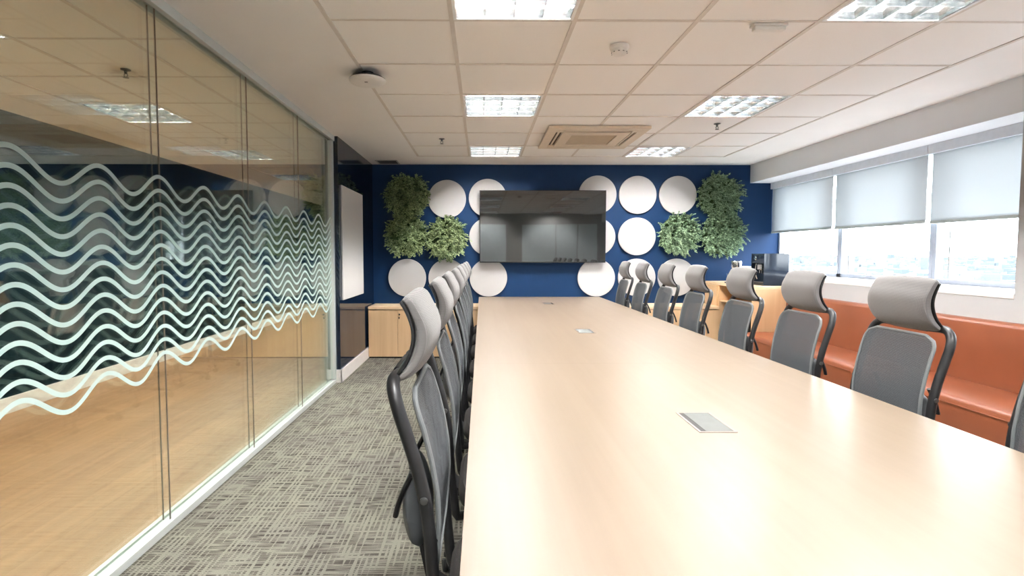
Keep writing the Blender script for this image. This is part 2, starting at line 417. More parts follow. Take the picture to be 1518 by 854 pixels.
# blinds
def blind(y0, y1, zb, label, i):
    t = thing('roller_blind', label, 'roller blind', (3.90, (y0+y1)/2, zb), group='roller blinds')
    h = (y1-y0)/2; top = 2.189-zb
    bm = BM(); nz = 24
    vs = [[bm.verts.new((0.004*math.sin(k*0.35+i)*0.3, y, 0.01+(top-0.01)*k/nz)) for y in (-h, -h/3, h/3, h)] for k in range(nz+1)]
    for k in range(nz):
        for j in range(3): bm.faces.new((vs[k][j], vs[k][j+1], vs[k+1][j+1], vs[k+1][j]))
    o = obj('fabric', bm, 'blind_fabric', t, 'keep')
    md = o.modifiers.new('thickness', 'SOLIDIFY'); md.thickness = 0.0008
    bm = BM(); box(bm, -0.008, 0.008, -h, h, -0.012, 0.014, 0.003); obj('bottom_bar', bm, 'aluminium_light', t)
blind(5.85, YW-0.005, 1.612, 'white roller blind over the window nearest the navy wall', 0)
blind(4.61, 5.805, 1.607, 'white roller blind over the middle window', 1)
blind(YC1+0.02, 4.565, 1.60, 'white roller blind over the window beside the white column', 2)
t = thing('blind_cassette', 'long pale grey blind cassette running under the ceiling beam', 'blind cassette', (3.91, (YW+YC1)/2, 2.19))
bm = BM()
for a, b in ((5.83, YW-0.003), (4.59, 5.825), (YC1+0.003, 4.585)):
    box(bm, -0.04, 0.04, a-(YW+YC1)/2, b-(YW+YC1)/2, 0.0, ZB-2.19-0.001, 0.003)
obj('cover', bm, 'cassette_paint', t)
for a, b, q in ((1.68, 2.86, 1.62), (0.42, 1.63, 1.12), (-1.75, 0.38, 1.12)):  # unseen blinds, the last two lowered to cut window glare in the television
    t = thing('roller_blind', 'unseen white roller blind holding back daylight at an added window', 'roller blind', (3.90, (a+b)/2, q), group='unseen roller blinds behind')
    obj('fabric', bx(-0.0006, 0.0006, (a-b)/2, (b-a)/2, 0.01, ZB-q-0.002), 'blind_fabric', t)
    obj('bottom_bar', bx(-0.008, 0.008, (a-b)/2, (b-a)/2, -0.012, 0.012, bev=0.003), 'aluminium_light', t)

# ------------------------------------------------------------------ ceiling
fix_cells = set()
FIX = []
rows = [-7, -4, -1, 2, 5]  # first row is out of view, added to light the rear wall
for r in rows:
    for c in (1, 4): FIX.append((GX0+c*T, GY0+r*T)); fix_cells.add((c, r))
AC_C = (1.095, 5.39); AC_H = 0.475
ce = struct(empty('ceiling', (1, 3, C)))
bm = BM(); E_ = Vector((1, 3, C))
def cbox(bm, x0, x1, y0, y1, z0, z1, bev=0): box(bm, x0-1, x1-1, y0-3, y1-3, z0-C, z1-C, bev)
ys = [GY0+k*T for k in range(-7, 7)]   # -1.63 .. 6.492
for c in range(6):
    for r in range(-7, 6):
        if (c, r) in fix_cells: continue
        x0, x1, y0, y1 = GX0+c*T, GX0+(c+1)*T, GY0+r*T, GY0+(r+1)*T
        if r < -6: y0 = max(y0, YF)
        dz = random.uniform(0.002, 0.006)
        cbox(bm, x0+0.010, x1-0.010, y0+0.004, y1-0.004, C+dz, C+dz+0.015)
obj('tiles', bm, 'ceiling_tile', ce)
bm = BM()
for c in range(7): cbox(bm, GX0+c*T-0.012, GX0+c*T+0.012, YF, GY0+6*T+0.012, C-0.001, C+0.022)
for r in range(-7, 7): cbox(bm, GX0-0.012, GX0+6*T+0.012, GY0+r*T-0.0075, GY0+r*T+0.0075, C-0.0005, C+0.021)
obj('grid_bars', bm, 'grid_bar', ce)
bm = BM(); cbox(bm, XG-0.02, GX0-0.012, YF, YW, C, C+0.03); cbox(bm, GX0+6*T+0.012, XB, YF, YW, C, C+0.03)
cbox(bm, GX0-0.012, GX0+6*T+0.012, GY0+6*T+0.012, YW, C, C+0.03)
obj('border', bm, 'ceiling_plaster', ce)
obj('light_seal', bx(XG-0.1-1, XWN+0.1-1, YF-3, YW-3, 0.12, 0.2), 'light_seal_grey', ce)  # unseen cover added above the tiles to stop light leaks
# next room ceiling
cn = struct(empty('ceiling_next_room', (-2.7, 5, C)))
def nbox(bm, x0, x1, y0, y1, z0, z1, bev=0): box(bm, x0+2.7, x1+2.7, y0-5, y1-5, z0-C, z1-C, bev)
hfix = [-4, -1, 2, 5, 8, 11, 14]
HF = []
bm = BM()
for c in range(3):
    for r in range(-7, 17):
        y0, y1 = HY0+r*T, HY0+(r+1)*T
        if (c == 0 and r in hfix): HF.append((HX0, y0)); continue
        x0, x1 = HX0+c*T, min(HX0+(c+1)*T, XG-0.05)
        y0 = max(y0, YF); y1 = min(y1, YFAR-0.1)
        if y1 <= y0 or x1 <= x0: continue
        nbox(bm, x0+0.010, x1-0.010, y0+0.004, y1-0.004, C+0.004, C+0.019)
obj('tiles', bm, 'ceiling_tile', cn)
bm = BM()
for c in range(3): nbox(bm, HX0+c*T-0.012, HX0+c*T+0.012, YF, YFAR-0.1, C-0.001, C+0.02)
for r in range(-7, 17): nbox(bm, HX0, XG-0.05, HY0+r*T-0.0075, HY0+r*T+0.0075, C-0.0005, C+0.02)
obj('grid_bars', bm, 'grid_bar', cn)
obj('border', (lambda b: (nbox(b, XFAR, HX0-0.012, YF, YFAR-0.1, C, C+0.03), b)[1])(BM()), 'ceiling_plaster', cn)
obj('light_seal', (lambda b: (nbox(b, XFAR-0.1, XG-0.1, YF, YFAR, C+0.12, C+0.2), b)[1])(BM()), 'light_seal_grey', cn)  # unseen cover added here too, keeps light from leaking in

# ------------------------------------------------------------------ glass partition
gp = struct(empty('wall_partition', (XG, 2, 0)))
GB = XG-0.034
def gl(b, x0, x1, y0, y1, z0, z1, bev=0): box(b, x0-XG, x1-XG, y0-2, y1-2, z0, z1, bev); return b
joints = [YF+0.02, -0.33, 0.62, 1.57, 2.52, 3.47, 4.42, 5.33]
for a, b in zip(joints, joints[1:]):
    for x in (XG, GB):
        obj('glass_pane', gl(BM(), x-0.005, x+0.0, a+0.0018, b-0.0018, 0.03, C-0.03), 'partition_glass', gp)
for j in joints[1:-1]:
    bm = BM()
    for x in (XG, GB): gl(bm, x-0.0055, x+0.0005, j-0.0016, j+0.0016, 0.03, C-0.03)
    obj('joint_strip', bm, 'joint_gasket', gp)
bm = BM(); gl(bm, XG+0.002, XG+0.022, YF, 5.376, 0, 0.038, 0.002); gl(bm, GB-0.03, GB-0.007, YF, 5.376, 0, 0.038, 0.002); gl(bm, GB-0.006, XG+0.001, YF, 5.376, 0, 0.028)
obj('bottom_channel', bm, 'aluminium_light', gp)
bm = BM(); gl(bm, XG+0.002, XG+0.034, YF, 5.39, C-0.05, C, 0.002); gl(bm, GB-0.03, GB-0.007, YF, 5.39, C-0.05, C, 0.002); gl(bm, GB-0.006, XG+0.001, YF, 5.39, C-0.028, C)
obj('top_channel', bm, 'aluminium_light', gp)
bm = BM(); gl(bm, GB-0.03, XG+0.022, 5.335, 5.389, 0.044, C-0.05, 0.003)
obj('end_post', bm, 'aluminium_light', gp)

wd = thing('wave_decal', 'fourteen pale frosted wavy stripes of film stuck across the glass partition', 'decal', (XG+0.001, 2, 0.7))
PER = 0.404
for k in range(14):
    zc = 1.643-0.0641*k; bm = BM(); n = 420; half = 0.0088
    prev = None; y0, y1 = -0.9, 5.325
    for i in range(n+1):
        y = y0+(y1-y0)*i/n; ph = 2*PI*(y-1.703)/PER
        ramp_ = min(1, max(0, (2.5-y)/0.35)); y += 0.016*ramp_
        z = zc-0.0125*ramp_+0.0475*math.cos(ph); dz = -0.0475*2*PI/PER*math.sin(ph); q = math.hypot(1, dz)
        ny, nz = -dz/q, 1/q
        ring = [bm.verts.new((xx, y+s*ny*half-2, z+s*nz*half-0.7)) for xx, s in ((0, -1), (0.0007, -1), (0.0007, 1), (0, 1))]
        if prev:
            for a in range(4): bm.faces.new((prev[a], prev[(a+1) % 4], ring[(a+1) % 4], ring[a]))
        prev = ring
    obj('wave_stripe', bm, 'frosted_film', wd, True)

# ------------------------------------------------------------------ ceiling lights
def make_lamp(glow):
    t = empty('ceiling_light', (0, 0, C))
    s = 0.30; bm = BM()
    # shallow white tray with a rim flange
    zt = 0.095
    box(bm, -s, s, -s, s, zt, zt+0.006)
    for a in (-1, 1):
        box(bm, a*s-0.003, a*s+0.003, -s, s, 0.0, zt); box(bm, -s, s, a*s-0.003, a*s+0.003, 0.0, zt)
        box(bm, min(a*(s-0.012), a*(s+0.003)), max(a*(s-0.012), a*(s+0.003)), -s-0.003, s+0.003, -0.002, 0.001)
        box(bm, -s, s, min(a*(s-0.012), a*(s+0.003)), max(a*(s-0.012), a*(s+0.003)), -0.002, 0.001)
    obj('housing', bm, 'lamp_housing', t)
    bm = BM(); inn = s-0.012; n = 4; st = 2*inn/n
    for k in range(n+1):
        c = -inn+k*st; wb = 0.018
        c3 = max(-inn+0.002, min(inn-0.002, c)); lo = max(-inn, c3-wb); hi = min(inn, c3+wb)
        prism(bm, [(c3-0.0018, 0.001), (c3+0.0018, 0.001), (min(inn, c3+0.006), 0.018), (hi, 0.046), (lo, 0.046), (max(-inn, c3-0.006), 0.018)], 'Y', -inn, inn)
        prism(bm, [(c3-0.0016, 0.002), (c3+0.0016, 0.002), (min(inn, c3+0.004), 0.014), (min(inn, c3+0.010), 0.036), (max(-inn, c3-0.010), 0.036), (max(-inn, c3-0.004), 0.014)], 'X', -inn, inn)
    obj('louver', bm, 'louver_metal', t)
    for k in range(4):
        bm = BM(); x = -inn+(k+0.5)*st
        tube(bm, [(x, -0.275, 0.062), (x, -0.26, 0.062), (x, 0.26, 0.062), (x, 0.275, 0.062)], [0.006, 0.009, 0.009, 0.006], 10)
        obj('tube', bm, glow, t, True)
    return t
def put_lamp(cx, cy, label, group, src, first):
    o = src if first else copy_tree(src)
    o.location = (cx, cy, C); tag(o, label, 'ceiling light', group)
    return o
lab = {(1, -1): 'louvered ceiling light above the table, cut by the top edge of the picture',
       (1, 2): 'louvered ceiling light above the table, between wifi unit and air conditioner',
       (1, 5): 'louvered ceiling light nearest the top of the television',
       (4, -1): 'louvered ceiling light in the top right, cut by the picture edge',
       (4, 2): 'louvered ceiling light in the window-side row, right of the air conditioner',
       (4, 5): 'louvered ceiling light in the window-side row, nearest the navy wall',
       (1, -4): 'louvered ceiling light behind the viewpoint, table side', (4, -4): 'louvered ceiling light behind the viewpoint, window side',
       (1, -7): 'unseen louvered light added to brighten the rear wall, table side', (4, -7): 'unseen louvered light added to brighten the rear wall, window side'}
src = make_lamp('tube_glow')
first = True
for (c, r) in sorted(fix_cells):
    put_lamp(GX0+(c+0.5)*T, GY0+(r+0.5)*T, lab[(c, r)], 'louvered ceiling lights', src, first)
    first = False

# daylight portals (guide the sky's own light through the two window runs)
for a, b in ((YC1, YW), (YF, YC0)):
    ld = bpy.data.lights.new('window_portal', 'AREA'); ld.shape = 'RECTANGLE'; ld.size = b-a; ld.size_y = ZB-1.07
    ld.cycles.is_portal = True
    lo = bpy.data.objects.new('window_portal', ld); COL.objects.link(lo)
    lo.location = (XWN+0.09, (a+b)/2, (ZB+1.07)/2); lo.rotation_euler = (PI/2, 0, PI/2)

src = make_lamp('tube_glow_warm')
for i, (x0, y0) in enumerate(HF):
    names = ['behind the viewpoint', 'at the left edge of the picture', 'largest, behind the first glass joint',
             'right behind the second glass joint', 'third along the next room', 'fourth along the next room', 'farthest along the next room']
    put_lamp(x0+T/2, y0+T/2, 'louvered light seen through the glass, '+names[i], 'louvered lights of the next room', src, i == 0)

# ------------------------------------------------------------------ ceiling fittings
t = thing('air_conditioner', 'cream four-way cassette air conditioner set in the ceiling', 'air conditioner', (AC_C[0], AC_C[1], C))
h = AC_H; bm = BM()
def frame4(bm, ho, hi, z0, z1, bev=0.003):
    box(bm, -ho, ho, -ho, -hi, z0, z1, bev); box(bm, -ho, ho, hi, ho, z0, z1, bev)
    box(bm, -ho, -hi, -hi, hi, z0, z1, bev); box(bm, hi, ho, -hi, hi, z0, z1, bev)
frame4(bm, h, 0.385, -0.030, -0.0025)
frame4(bm, 0.325, 0.22, -0.038, -0.012)
for a in (-1, 1):
    for b in (-1, 1): box(bm, a*0.355-0.032, a*0.355+0.032, b*0.355-0.032, b*0.355+0.032, -0.034, -0.012, 0.006)
obj('panel', bm, 'cream_plastic', t)
obj('slot', (lambda b: (frame4(b, 0.386, 0.324, -0.016, -0.003, 0), b)[1])(BM()), 'dark_slot', t)
bm = BM()
for k in range(26):
    y = -0.218+k*0.436/26; box(bm, -0.22, 0.22, y+0.002, y+0.0135, -0.030, -0.020)
box(bm, -0.221, 0.221, -0.221, 0.221, -0.020, -0.012)
obj('intake_grille', bm, 'cream_grille', t)
for a in range(4):
    bm = BM(); box(bm, -0.30, 0.30, 0.347, 0.366, -0.027, -0.021, 0.002)
    bmesh.ops.rotate(bm, verts=bm.verts, cent=(0, 0, 0), matrix=Matrix.Rotation(a*PI/2, 3, 'Z')); obj('air_flap', bm, 'cream_plastic', t)

t = thing('wifi_access_point', 'round white wifi access point with black back under the ceiling', 'wifi unit', (-0.748, 3.52, C))
bm = BM(); lathe(bm, [(0.035, -0.022), (0.04, 0.0)], seg=20); lathe(bm, [(0.05, -0.020), (0.100, -0.030), (0.1165, -0.042), (0.118, -0.050), (0.05, -0.05)], seg=40); obj('back_shell', bm, 'black_plastic', t, True)
bm = BM(); lathe(bm, [(0.119, -0.0465), (0.1185, -0.056), (0.108, -0.066), (0.075, -0.072), (0.03, -0.074), (0, -0.0745)], seg=40); obj('cover', bm, 'cream_plastic' if False else 'white_plastic', t, True)
bm = BM(); box(bm, -0.010, 0.010, -0.048, -0.038, -0.0755, -0.0715, 0.001); obj('indicator', bm, 'metal_dark', t)
t = thing('smoke_detector', 'round white smoke detector on the ceiling above the table', 'smoke detector', (0.785, 3.06, C))
bm = BM(); lathe(bm, [(0.054, -0.001), (0.054, -0.018), (0.047, -0.024), (0.045, -0.040), (0.034, -0.050), (0.02, -0.053), (0, -0.053)], seg=32); obj('body', bm, 'white_plastic', t, True)
bm = BM()
for k in range(10):
    a = 2*PI*k/10; box(bm, 0.041*math.cos(a)-0.005, 0.041*math.cos(a)+0.005, 0.041*math.sin(a)-0.005, 0.041*math.sin(a)+0.005, -0.0425, -0.0395)
obj('vent', bm, 'metal_dark', t)
t = thing('emergency_light', 'small white rectangular emergency light on the ceiling, right of the smoke detector', 'emergency light', (1.485, 2.775, C))
obj('base', bx(-0.088, 0.088, -0.024, 0.024, -0.014, -0.001, bev=0.002), 'white_plastic', t)
obj('diffuser', bx(-0.080, 0.080, -0.020, 0.020, -0.034, -0.014, bev=0.005), 'paper_white', t)
def sprinkler(x, y, label):
    t = thing('sprinkler', label, 'sprinkler', (x, y, C), group='ceiling sprinklers')
    bm = BM(); lathe(bm, [(0.030, -0.001), (0.030, -0.004), (0.012, -0.008), (0.008, -0.02), (0.007, -0.028)], seg=16); obj('flange', bm, 'metal_dark', t, True)
    bm = BM(); tube(bm, [(-0.008, 0, -0.026), (-0.012, 0, -0.038), (-0.003, 0, -0.05)], 0.0025, 6); tube(bm, [(0.008, 0, -0.026), (0.012, 0, -0.038), (0.003, 0, -0.05)], 0.0025, 6); obj('yoke', bm, 'metal_dark', t)
    bm = BM(); lathe(bm, [(0.003, -0.048), (0.018, -0.051), (0.018, -0.053), (0, -0.053)], seg=16); obj('deflector', bm, 'metal_dark', t)
sprinkler(-0.412, 5.50, 'ceiling sprinkler left of the farther middle light')
sprinkler(2.147, 4.85, 'ceiling sprinkler just beyond the window-side light')
sprinkler(-2.29, 3.47, 'ceiling sprinkler of the next room seen through the glass')
t = thing('ceiling_vent', 'small grey air vent in the ceiling corner above the white board', 'air vent', (-1.215, 6.88, C))
bm = BM(); h = 0.14
for a in (-1, 1):
    box(bm, -h, h, min(a*h, a*(h-0.018)), max(a*h, a*(h-0.018)), -0.008, -0.0005, 0.002); box(bm, min(a*h, a*(h-0.018)), max(a*h, a*(h-0.018)), -h, h, -0.008, -0.0005, 0.002)
obj('rim', bm, 'grey_trim', t)
bm = BM()
for k in range(9): box(bm, -h+0.02, h-0.02, -0.115+k*0.027, -0.105+k*0.027, -0.006, -0.001)
obj('slats', bm, 'metal_dark', t)

# ------------------------------------------------------------------ television and wall discs
t = thing('television', 'large black wall-mounted television on the navy wall', 'television', (0.8075, 6.98, 1.686))
w2, h2 = 0.8355, 0.477
bm = BM(); box(bm, -w2+0.006, w2-0.006, 0.0, 0.004, -h2+0.014, h2-0.006); obj('screen', bm, 'tv_screen', t)
bm = BM(); box(bm, -w2, -w2+0.006, -0.002, 0.03, -h2, h2, 0.001); box(bm, w2-0.006, w2, -0.002, 0.03, -h2, h2, 0.001)
box(bm, -w2, w2, -0.002, 0.03, h2-0.006, h2, 0.001); box(bm, -w2, w2, -0.003, 0.03, -h2, -h2+0.014, 0.001); obj('bezel', bm, 'black_plastic', t)
bm = BM(); box(bm, -w2+0.004, w2-0.004, 0.005, 0.03, -h2+0.004, h2-0.004, 0.004); box(bm, -0.5, 0.5, 0.03, 0.055, -0.3, 0.25, 0.01); obj('back_cover', bm, 'black_matte', t)
bm = BM(); box(bm, -0.3, 0.3, 0.055, 0.0995, -0.15, -0.11); box(bm, -0.3, 0.3, 0.055, 0.0995, 0.11, 0.15); obj('wall_bracket', bm, 'metal_dark', t)
DISCS = [(-0.462, 2.055, 'top left, free of the television beside the foliage'), (0.079, 2.069, 'half behind the television top left corner'),
 (0.084, 1.554, 'half hidden behind the left edge of the television'), (-1.0, 1.005, 'lowest and leftmost, below the left foliage'),
 (-0.463, 1.004, 'behind the headrests, below the small left foliage'), (0.089, 1.004, 'below the lower left corner of the television'),
 (1.545, 2.115, 'half behind the television top right corner'), (2.08, 2.111, 'in the top row, second right of the television'),
 (2.618, 2.111, 'in the top row, touching the right foliage'), (1.537, 1.555, 'half hidden behind the right edge of the television'),
 (2.079, 1.559, 'in the middle row, right of the television'), (1.539, 1.004, 'below the lower right corner of the television'),
 (2.084, 1.010, 'bottom row, behind the two farthest right headrests'), (2.621, 1.010, 'in the bottom row, rightmost, below the right foliage')]
for x, z, s in DISCS:
    bm = BM(); lathe(bm, [(0.244, 0.0), (0.25, 0.001), (0.252, 0.004), (0.252, 0.021), (0.249, 0.024), (0, 0.024)], seg=72)
    bmesh.ops.rotate(bm, verts=bm.verts, cent=(0, 0, 0), matrix=Matrix.Rotation(PI/2, 3, 'X'))
    o = obj('wall_disc', bm, 'disc_white', None, True, (x, YW-0.006, z)); tag(o, 'white round panel on the navy wall, '+s, 'wall panel', 'white round wall panels')

def plant(cx, cz, rad, n, label, mat, seed, stretch=1.0):
    R = random.Random(seed)
    t = thing('wall_plant', label, 'wall plant', (cx, YW, cz), group='round patches of leafy wall greenery')
    bm = BM(); lathe(bm, [(rad*0.86, 0.001), (rad*0.90, 0.02), (rad*0.8, 0.045), (rad*0.4, 0.06), (0, 0.062)], seg=32)
    bmesh.ops.rotate(bm, verts=bm.verts, cent=(0, 0, 0), matrix=Matrix.Rotation(PI/2, 3, 'X')); obj('moss_base', bm, 'moss_backing', t, True)
    bl = BM(); bs = BM()
    def leaf(p, d, up, ln, wd):
        s = d.cross(up).normalized(); u = s.cross(d).normalized()
        a = bl.verts.new(p); b = bl.verts.new(p+d*ln*0.45+s*wd*0.5+u*wd*0.18); c = bl.verts.new(p+d*ln); e = bl.verts.new(p+d*ln*0.45-s*wd*0.5+u*wd*0.18)
        m1 = bl.verts.new(p+d*ln*0.5)
        bl.faces.new((a, b, m1)); bl.faces.new((b, c, m1)); bl.faces.new((c, e, m1)); bl.faces.new((e, a, m1))
    for i in range(n):
        a = R.uniform(0, 2*PI); q = R.random()**0.62*rad*0.86
        base = Vector((q*math.cos(a), -0.03-0.03*(1-q/rad), q*math.sin(a)))
        if i % 3 == 0: base.y -= 0.03
        out = Vector((math.cos(a)*(q/rad)*0.8, -R.uniform(0.35, 0.9), math.sin(a)*(q/rad)*0.8+0.05)).normalized()
        out = (out+Vector((R.uniform(-.8, .8), R.uniform(-.2, .2), R.uniform(-.8, .8)))).normalized()
        ln = R.uniform(0.05, 0.095)*(1.4 if R.random() < 0.07 else 1)
        p = base.copy(); d = out.copy(); pts = [p.copy()]; m = 6
        for k in range(m):
            p = p+d*ln/m; d = (d+Vector((0, 0, -0.09))).normalized(); pts.append(p.copy())
            for sgn in (-1, 1):
                side = d.cross(Vector((0, 0, 1))+Vector((R.uniform(-.6, .6), 0, 0))).normalized()*sgn
                ld = (side*0.8+d*0.65+Vector((R.uniform(-.4, .4), R.uniform(-.4, .4), R.uniform(-.4, .4)))).normalized()
                leaf(p, ld, Vector((R.uniform(-.5, .5), -1, R.uniform(0, 1))), R.uniform(0.022, 0.036), R.uniform(0.012, 0.018))
        leaf(p, d, Vector((0, -1, 0.4)), 0.034, 0.016)
        tube(bs, [x for x in pts], 0.0014, 3)
    for v in bl.verts:
        v.co.y = min(v.co.y, -0.004)
    obj('foliage', bl, mat, t, 'keep'); obj('twigs', bs, 'moss_backing', t)
plant(-0.985, 2.085, 0.30, 430, 'tall left patch of leafy greenery high on the navy wall', 'leaf_green', 1)
plant(-1.0, 1.585, 0.285, 420, 'left leafy greenery patch directly under the highest left patch', 'leaf_green', 2)
plant(-0.475, 1.53, 0.285, 400, 'leafy greenery patch left of the television, lower inner one', 'leaf_green', 3)
plant(3.170, 2.09, 0.305, 430, 'highest right patch of leafy greenery next to the ceiling beam', 'leaf_blue_green', 4)
plant(3.215, 1.585, 0.295, 420, 'right leafy greenery patch above the steel flask', 'leaf_blue_green', 5)
plant(2.640, 1.585, 0.28, 400, 'inner right leafy greenery patch below the top row white disc', 'leaf_blue_green', 6)

bm = BM(); box(bm, 0.0015, 0.016, -0.47, 0.47, -0.5955, 0.5955, 0.002)
o = obj('white_board', bm, 'board_white', None, False, (XL, 5.945, 1.4405)); tag(o, 'plain white rectangular board on the navy wall left of the foliage', 'whiteboard')

# ------------------------------------------------------------------ cabinets along the back wall
def door_lock(p, x, z):
    bm = BM(); lathe(bm, [(0.010, 0), (0.010, 0.008), (0.006, 0.012), (0, 0.012)], seg=14)
    bmesh.ops.rotate(bm, verts=bm.verts, cent=(0, 0, 0), matrix=Matrix.Rotation(PI/2, 3, 'X')); bmesh.ops.translate(bm, verts=bm.verts, vec=(x, -0.019, z))
    box(bm, x-0.003, x+0.003, -0.036, -0.03, z-0.012, z+0.014, 0.001)
    box(bm, x-0.010, x+0.002, -0.026, -0.020, z-0.055, z-0.030, 0.003)
    return bm
YCB = 6.652
units = 6; ux0 = -1.437; uw = (3.013-ux0)/units
ulab = ['light oak two-door cabinet in the left corner with a black lock', 'light oak low cabinet behind the left row of headrests', 'light oak low cabinet under the television, left of the middle', 'light oak low cabinet hidden behind the far end of the table',
        'light oak low cabinet behind the farthest right-hand chairs', 'light oak low cabinet next to the tall coffee cabinet']
for k in range(units):
    x = ux0+uw*k
    t = thing('low_cabinet', ulab[k], 'cabinet', (x, YCB, 0), group='low oak cabinets under the navy wall')
    bm = BM(); box(bm, 0.001, 0.018, 0, 0.425, 0.02, 0.624); box(bm, uw-0.018, uw-0.001, 0, 0.425, 0.02, 0.624); box(bm, 0.018, uw-0.018, 0, 0.425, 0.02, 0.038); box(bm, 0.018, uw-0.018, 0.41, 0.425, 0.038, 0.624)
    obj('carcass', bm, 'oak_cabinet', t)
    obj('plinth', bx(0.002, uw-0.002, 0.01, 0.4, 0, 0.02), 'black_matte', t)
    for s in (0, 1):
        d = obj('door', bx(0.002+s*uw/2, uw/2-0.001+s*uw/2, -0.019, -0.001, 0.022, 0.615, bev=0.001), 'oak_cabinet', t)
        if s: obj('lock', door_lock(None, uw/2+0.024, 0.56), 'black_plastic', d)
o = obj('worktop', bx(ux0, 3.013, -0.024, 0.426, 0.626, 0.660, bev=0.0015), 'oak_worktop', None, False, (0, YCB, 0)); tag(o, 'long light oak worktop lying on the low cabinets under the navy wall', 'worktop')

# tall coffee cabinet at the right end, opening towards the table
TX, TY0, TY1, TZ = 3.035, 5.85, YW-0.003, 0.962
t = thing('coffee_cabinet', 'taller light oak cabinet with an open niche carrying the coffee machine', 'cabinet', (TX, TY0, 0))
ly = TY1-TY0; wx = XR-0.003-TX; ny = 6.72-TY0
obj('end_panel', bx(0, wx, 0, 0.025, 0, TZ-0.036, bev=0.001), 'oak_cabinet', t)
bm = BM(); box(bm, 0.02, wx, ly-0.02, ly, 0, TZ-0.036); box(bm, 0.0, wx-0.016, ny-0.03, ny, 0, TZ-0.036, 0.001); box(bm, wx-0.015, wx, 0.026, ly-0.021, 0, TZ-0.036); box(bm, 0.02, wx-0.016, 0.026, ny-0.03, 0.0, 0.08)
obj('carcass', bm, 'oak_cabinet', t)
obj('shelf', bx(0.015, wx-0.016, 0.026, ny-0.031, 0.72, 0.738, bev=0.001), 'oak_cabinet', t)
obj('top', bx(-0.012, wx, -0.002, ly, TZ-0.035, TZ, bev=0.0015), 'oak_worktop', t)
obj('door', bx(-0.019, -0.001, ny+0.002, ly-0.002, 0.03, TZ-0.038, bev=0.001), 'oak_cabinet', t)
t = thing('small_fridge', 'dark appliance inside the open niche of the coffee cabinet', 'appliance', (TX+0.06, TY0+0.45, 0.081))
obj('body', bx(0.02, 0.36, -0.15, 0.34, 0, 0.60, bev=0.01), 'black_plastic', t); obj('door', bx(-0.0, 0.019, -0.15, 0.34, 0.01, 0.59, bev=0.006), 'gloss_black', t)

# ------------------------------------------------------------------ things on the coffee cabinet
def T_(x, y): return (x, y, TZ)
t = thing('coffee_machine', 'glossy black coffee machine with a bean spout on the oak counter', 'coffee machine', T_(3.207, 5.955))
bm = BM(); box(bm, 0.09, 0.284, 0.012, 0.276, 0.0, 0.335, 0.004); box(bm, 0.004, 0.284, 0.012, 0.276, 0.25, 0.362, 0.006); obj('body', bm, 'gloss_black', t)
for y0, y1 in ((0.0, 0.011), (0.277, 0.288)): obj('side_panel', bx(0.0, 0.286, y0, y1, 0.002, 0.368, bev=0.003), 'gloss_black', t)
obj('drip_tray', bx(0.004, 0.089, 0.014, 0.274, 0.0, 0.038, bev=0.004), 'black_plastic', t)
obj('drip_grate', bx(0.008, 0.086, 0.02, 0.27, 0.0385, 0.0415), 'steel', t)
bm = BM(); box(bm, 0.020, 0.075, 0.10, 0.19, 0.175, 0.249, 0.01); tube(bm, [(0.045, 0.12, 0.176), (0.045, 0.12, 0.14)], 0.008, 10); tube(bm, [(0.045, 0.17, 0.176), (0.045, 0.17, 0.14)], 0.008, 10); obj('spout', bm, 'steel', t)
bm = BM(); lathe(bm, [(0, -0.004), (0.022, -0.004), (0.024, 0.0), (0, 0.0)], seg=20); bmesh.ops.rotate(bm, verts=bm.verts, cent=(0, 0, 0), matrix=Matrix.Rotation(PI/2, 3, 'Y')); bmesh.ops.translate(bm, verts=bm.verts, vec=(0.003, 0.20, 0.315)); obj('dial', bm, 'steel', t, True)
bm = BM(); tube(bm, smoothpath([(0.035, 0.235, 0.25), (0.030, 0.24, 0.20), (0.036, 0.24, 0.12), (0.05, 0.235, 0.07)], 4), 0.007, 8); obj('milk_pipe', bm, 'steel', t, True)

t = thing('serving_tray', 'black round tray under the steel flask on the oak counter', 'tray', T_(3.145, 6.52))
bm = BM(); lathe(bm, [(0.0, 0.0), (0.105, 0.0), (0.118, 0.014), (0.115, 0.015), (0.103, 0.005), (0, 0.005)], seg=36); obj('dish', bm, 'black_plastic', t, True)
t = thing('steel_flask', 'tall shiny steel flask with a wide cap on the black tray', 'flask', (3.165, 6.52, TZ+0.006))
bm = BM(); lathe(bm, [(0, 0), (0.038, 0), (0.040, 0.004), (0.040, 0.150), (0.034, 0.165), (0.034, 0.178)], seg=28); obj('body', bm, 'steel', t, True)
bm = BM(); lathe(bm, [(0.034, 0.178), (0.060, 0.186), (0.062, 0.19), (0.062, 0.262), (0.057, 0.270), (0, 0.270)], seg=28); obj('cap', bm, 'steel', t, True)
t = thing('glass_tumbler', 'small glass tumbler on the left edge of the black tray', 'glass', (3.075, 6.50, TZ+0.006))
bm = BM(); lathe(bm, [(0, 0), (0.026, 0), (0.033, 0.115), (0.031, 0.115), (0.0245, 0.006), (0, 0.006)], seg=24); obj('bowl', bm, 'tumbler_glass', t, True)
def mug(x, y, z, label):
    t = thing('steel_cup', label, 'cup', (x, y, z), group='steel cups on the counter')
    bm = BM(); lathe(bm, [(0, 0), (0.029, 0), (0.032, 0.004), (0.034, 0.085), (0.032, 0.085), (0.029, 0.006), (0, 0.006)], seg=24); obj('bowl', bm, 'steel', t, True)
    bm = BM(); tube(bm, smoothpath([(0.032, 0, 0.070), (0.052, 0, 0.066), (0.055, 0, 0.040), (0.033, 0, 0.020)], 4), 0.003, 6); obj('handle', bm, 'steel', t, True)
mug(3.222, 6.46, TZ+0.004, 'steel cup in front of the flask, lower of the two stacked')
mug(3.222, 6.46, TZ+0.0895, 'steel cup stacked on top of another beside the flask')
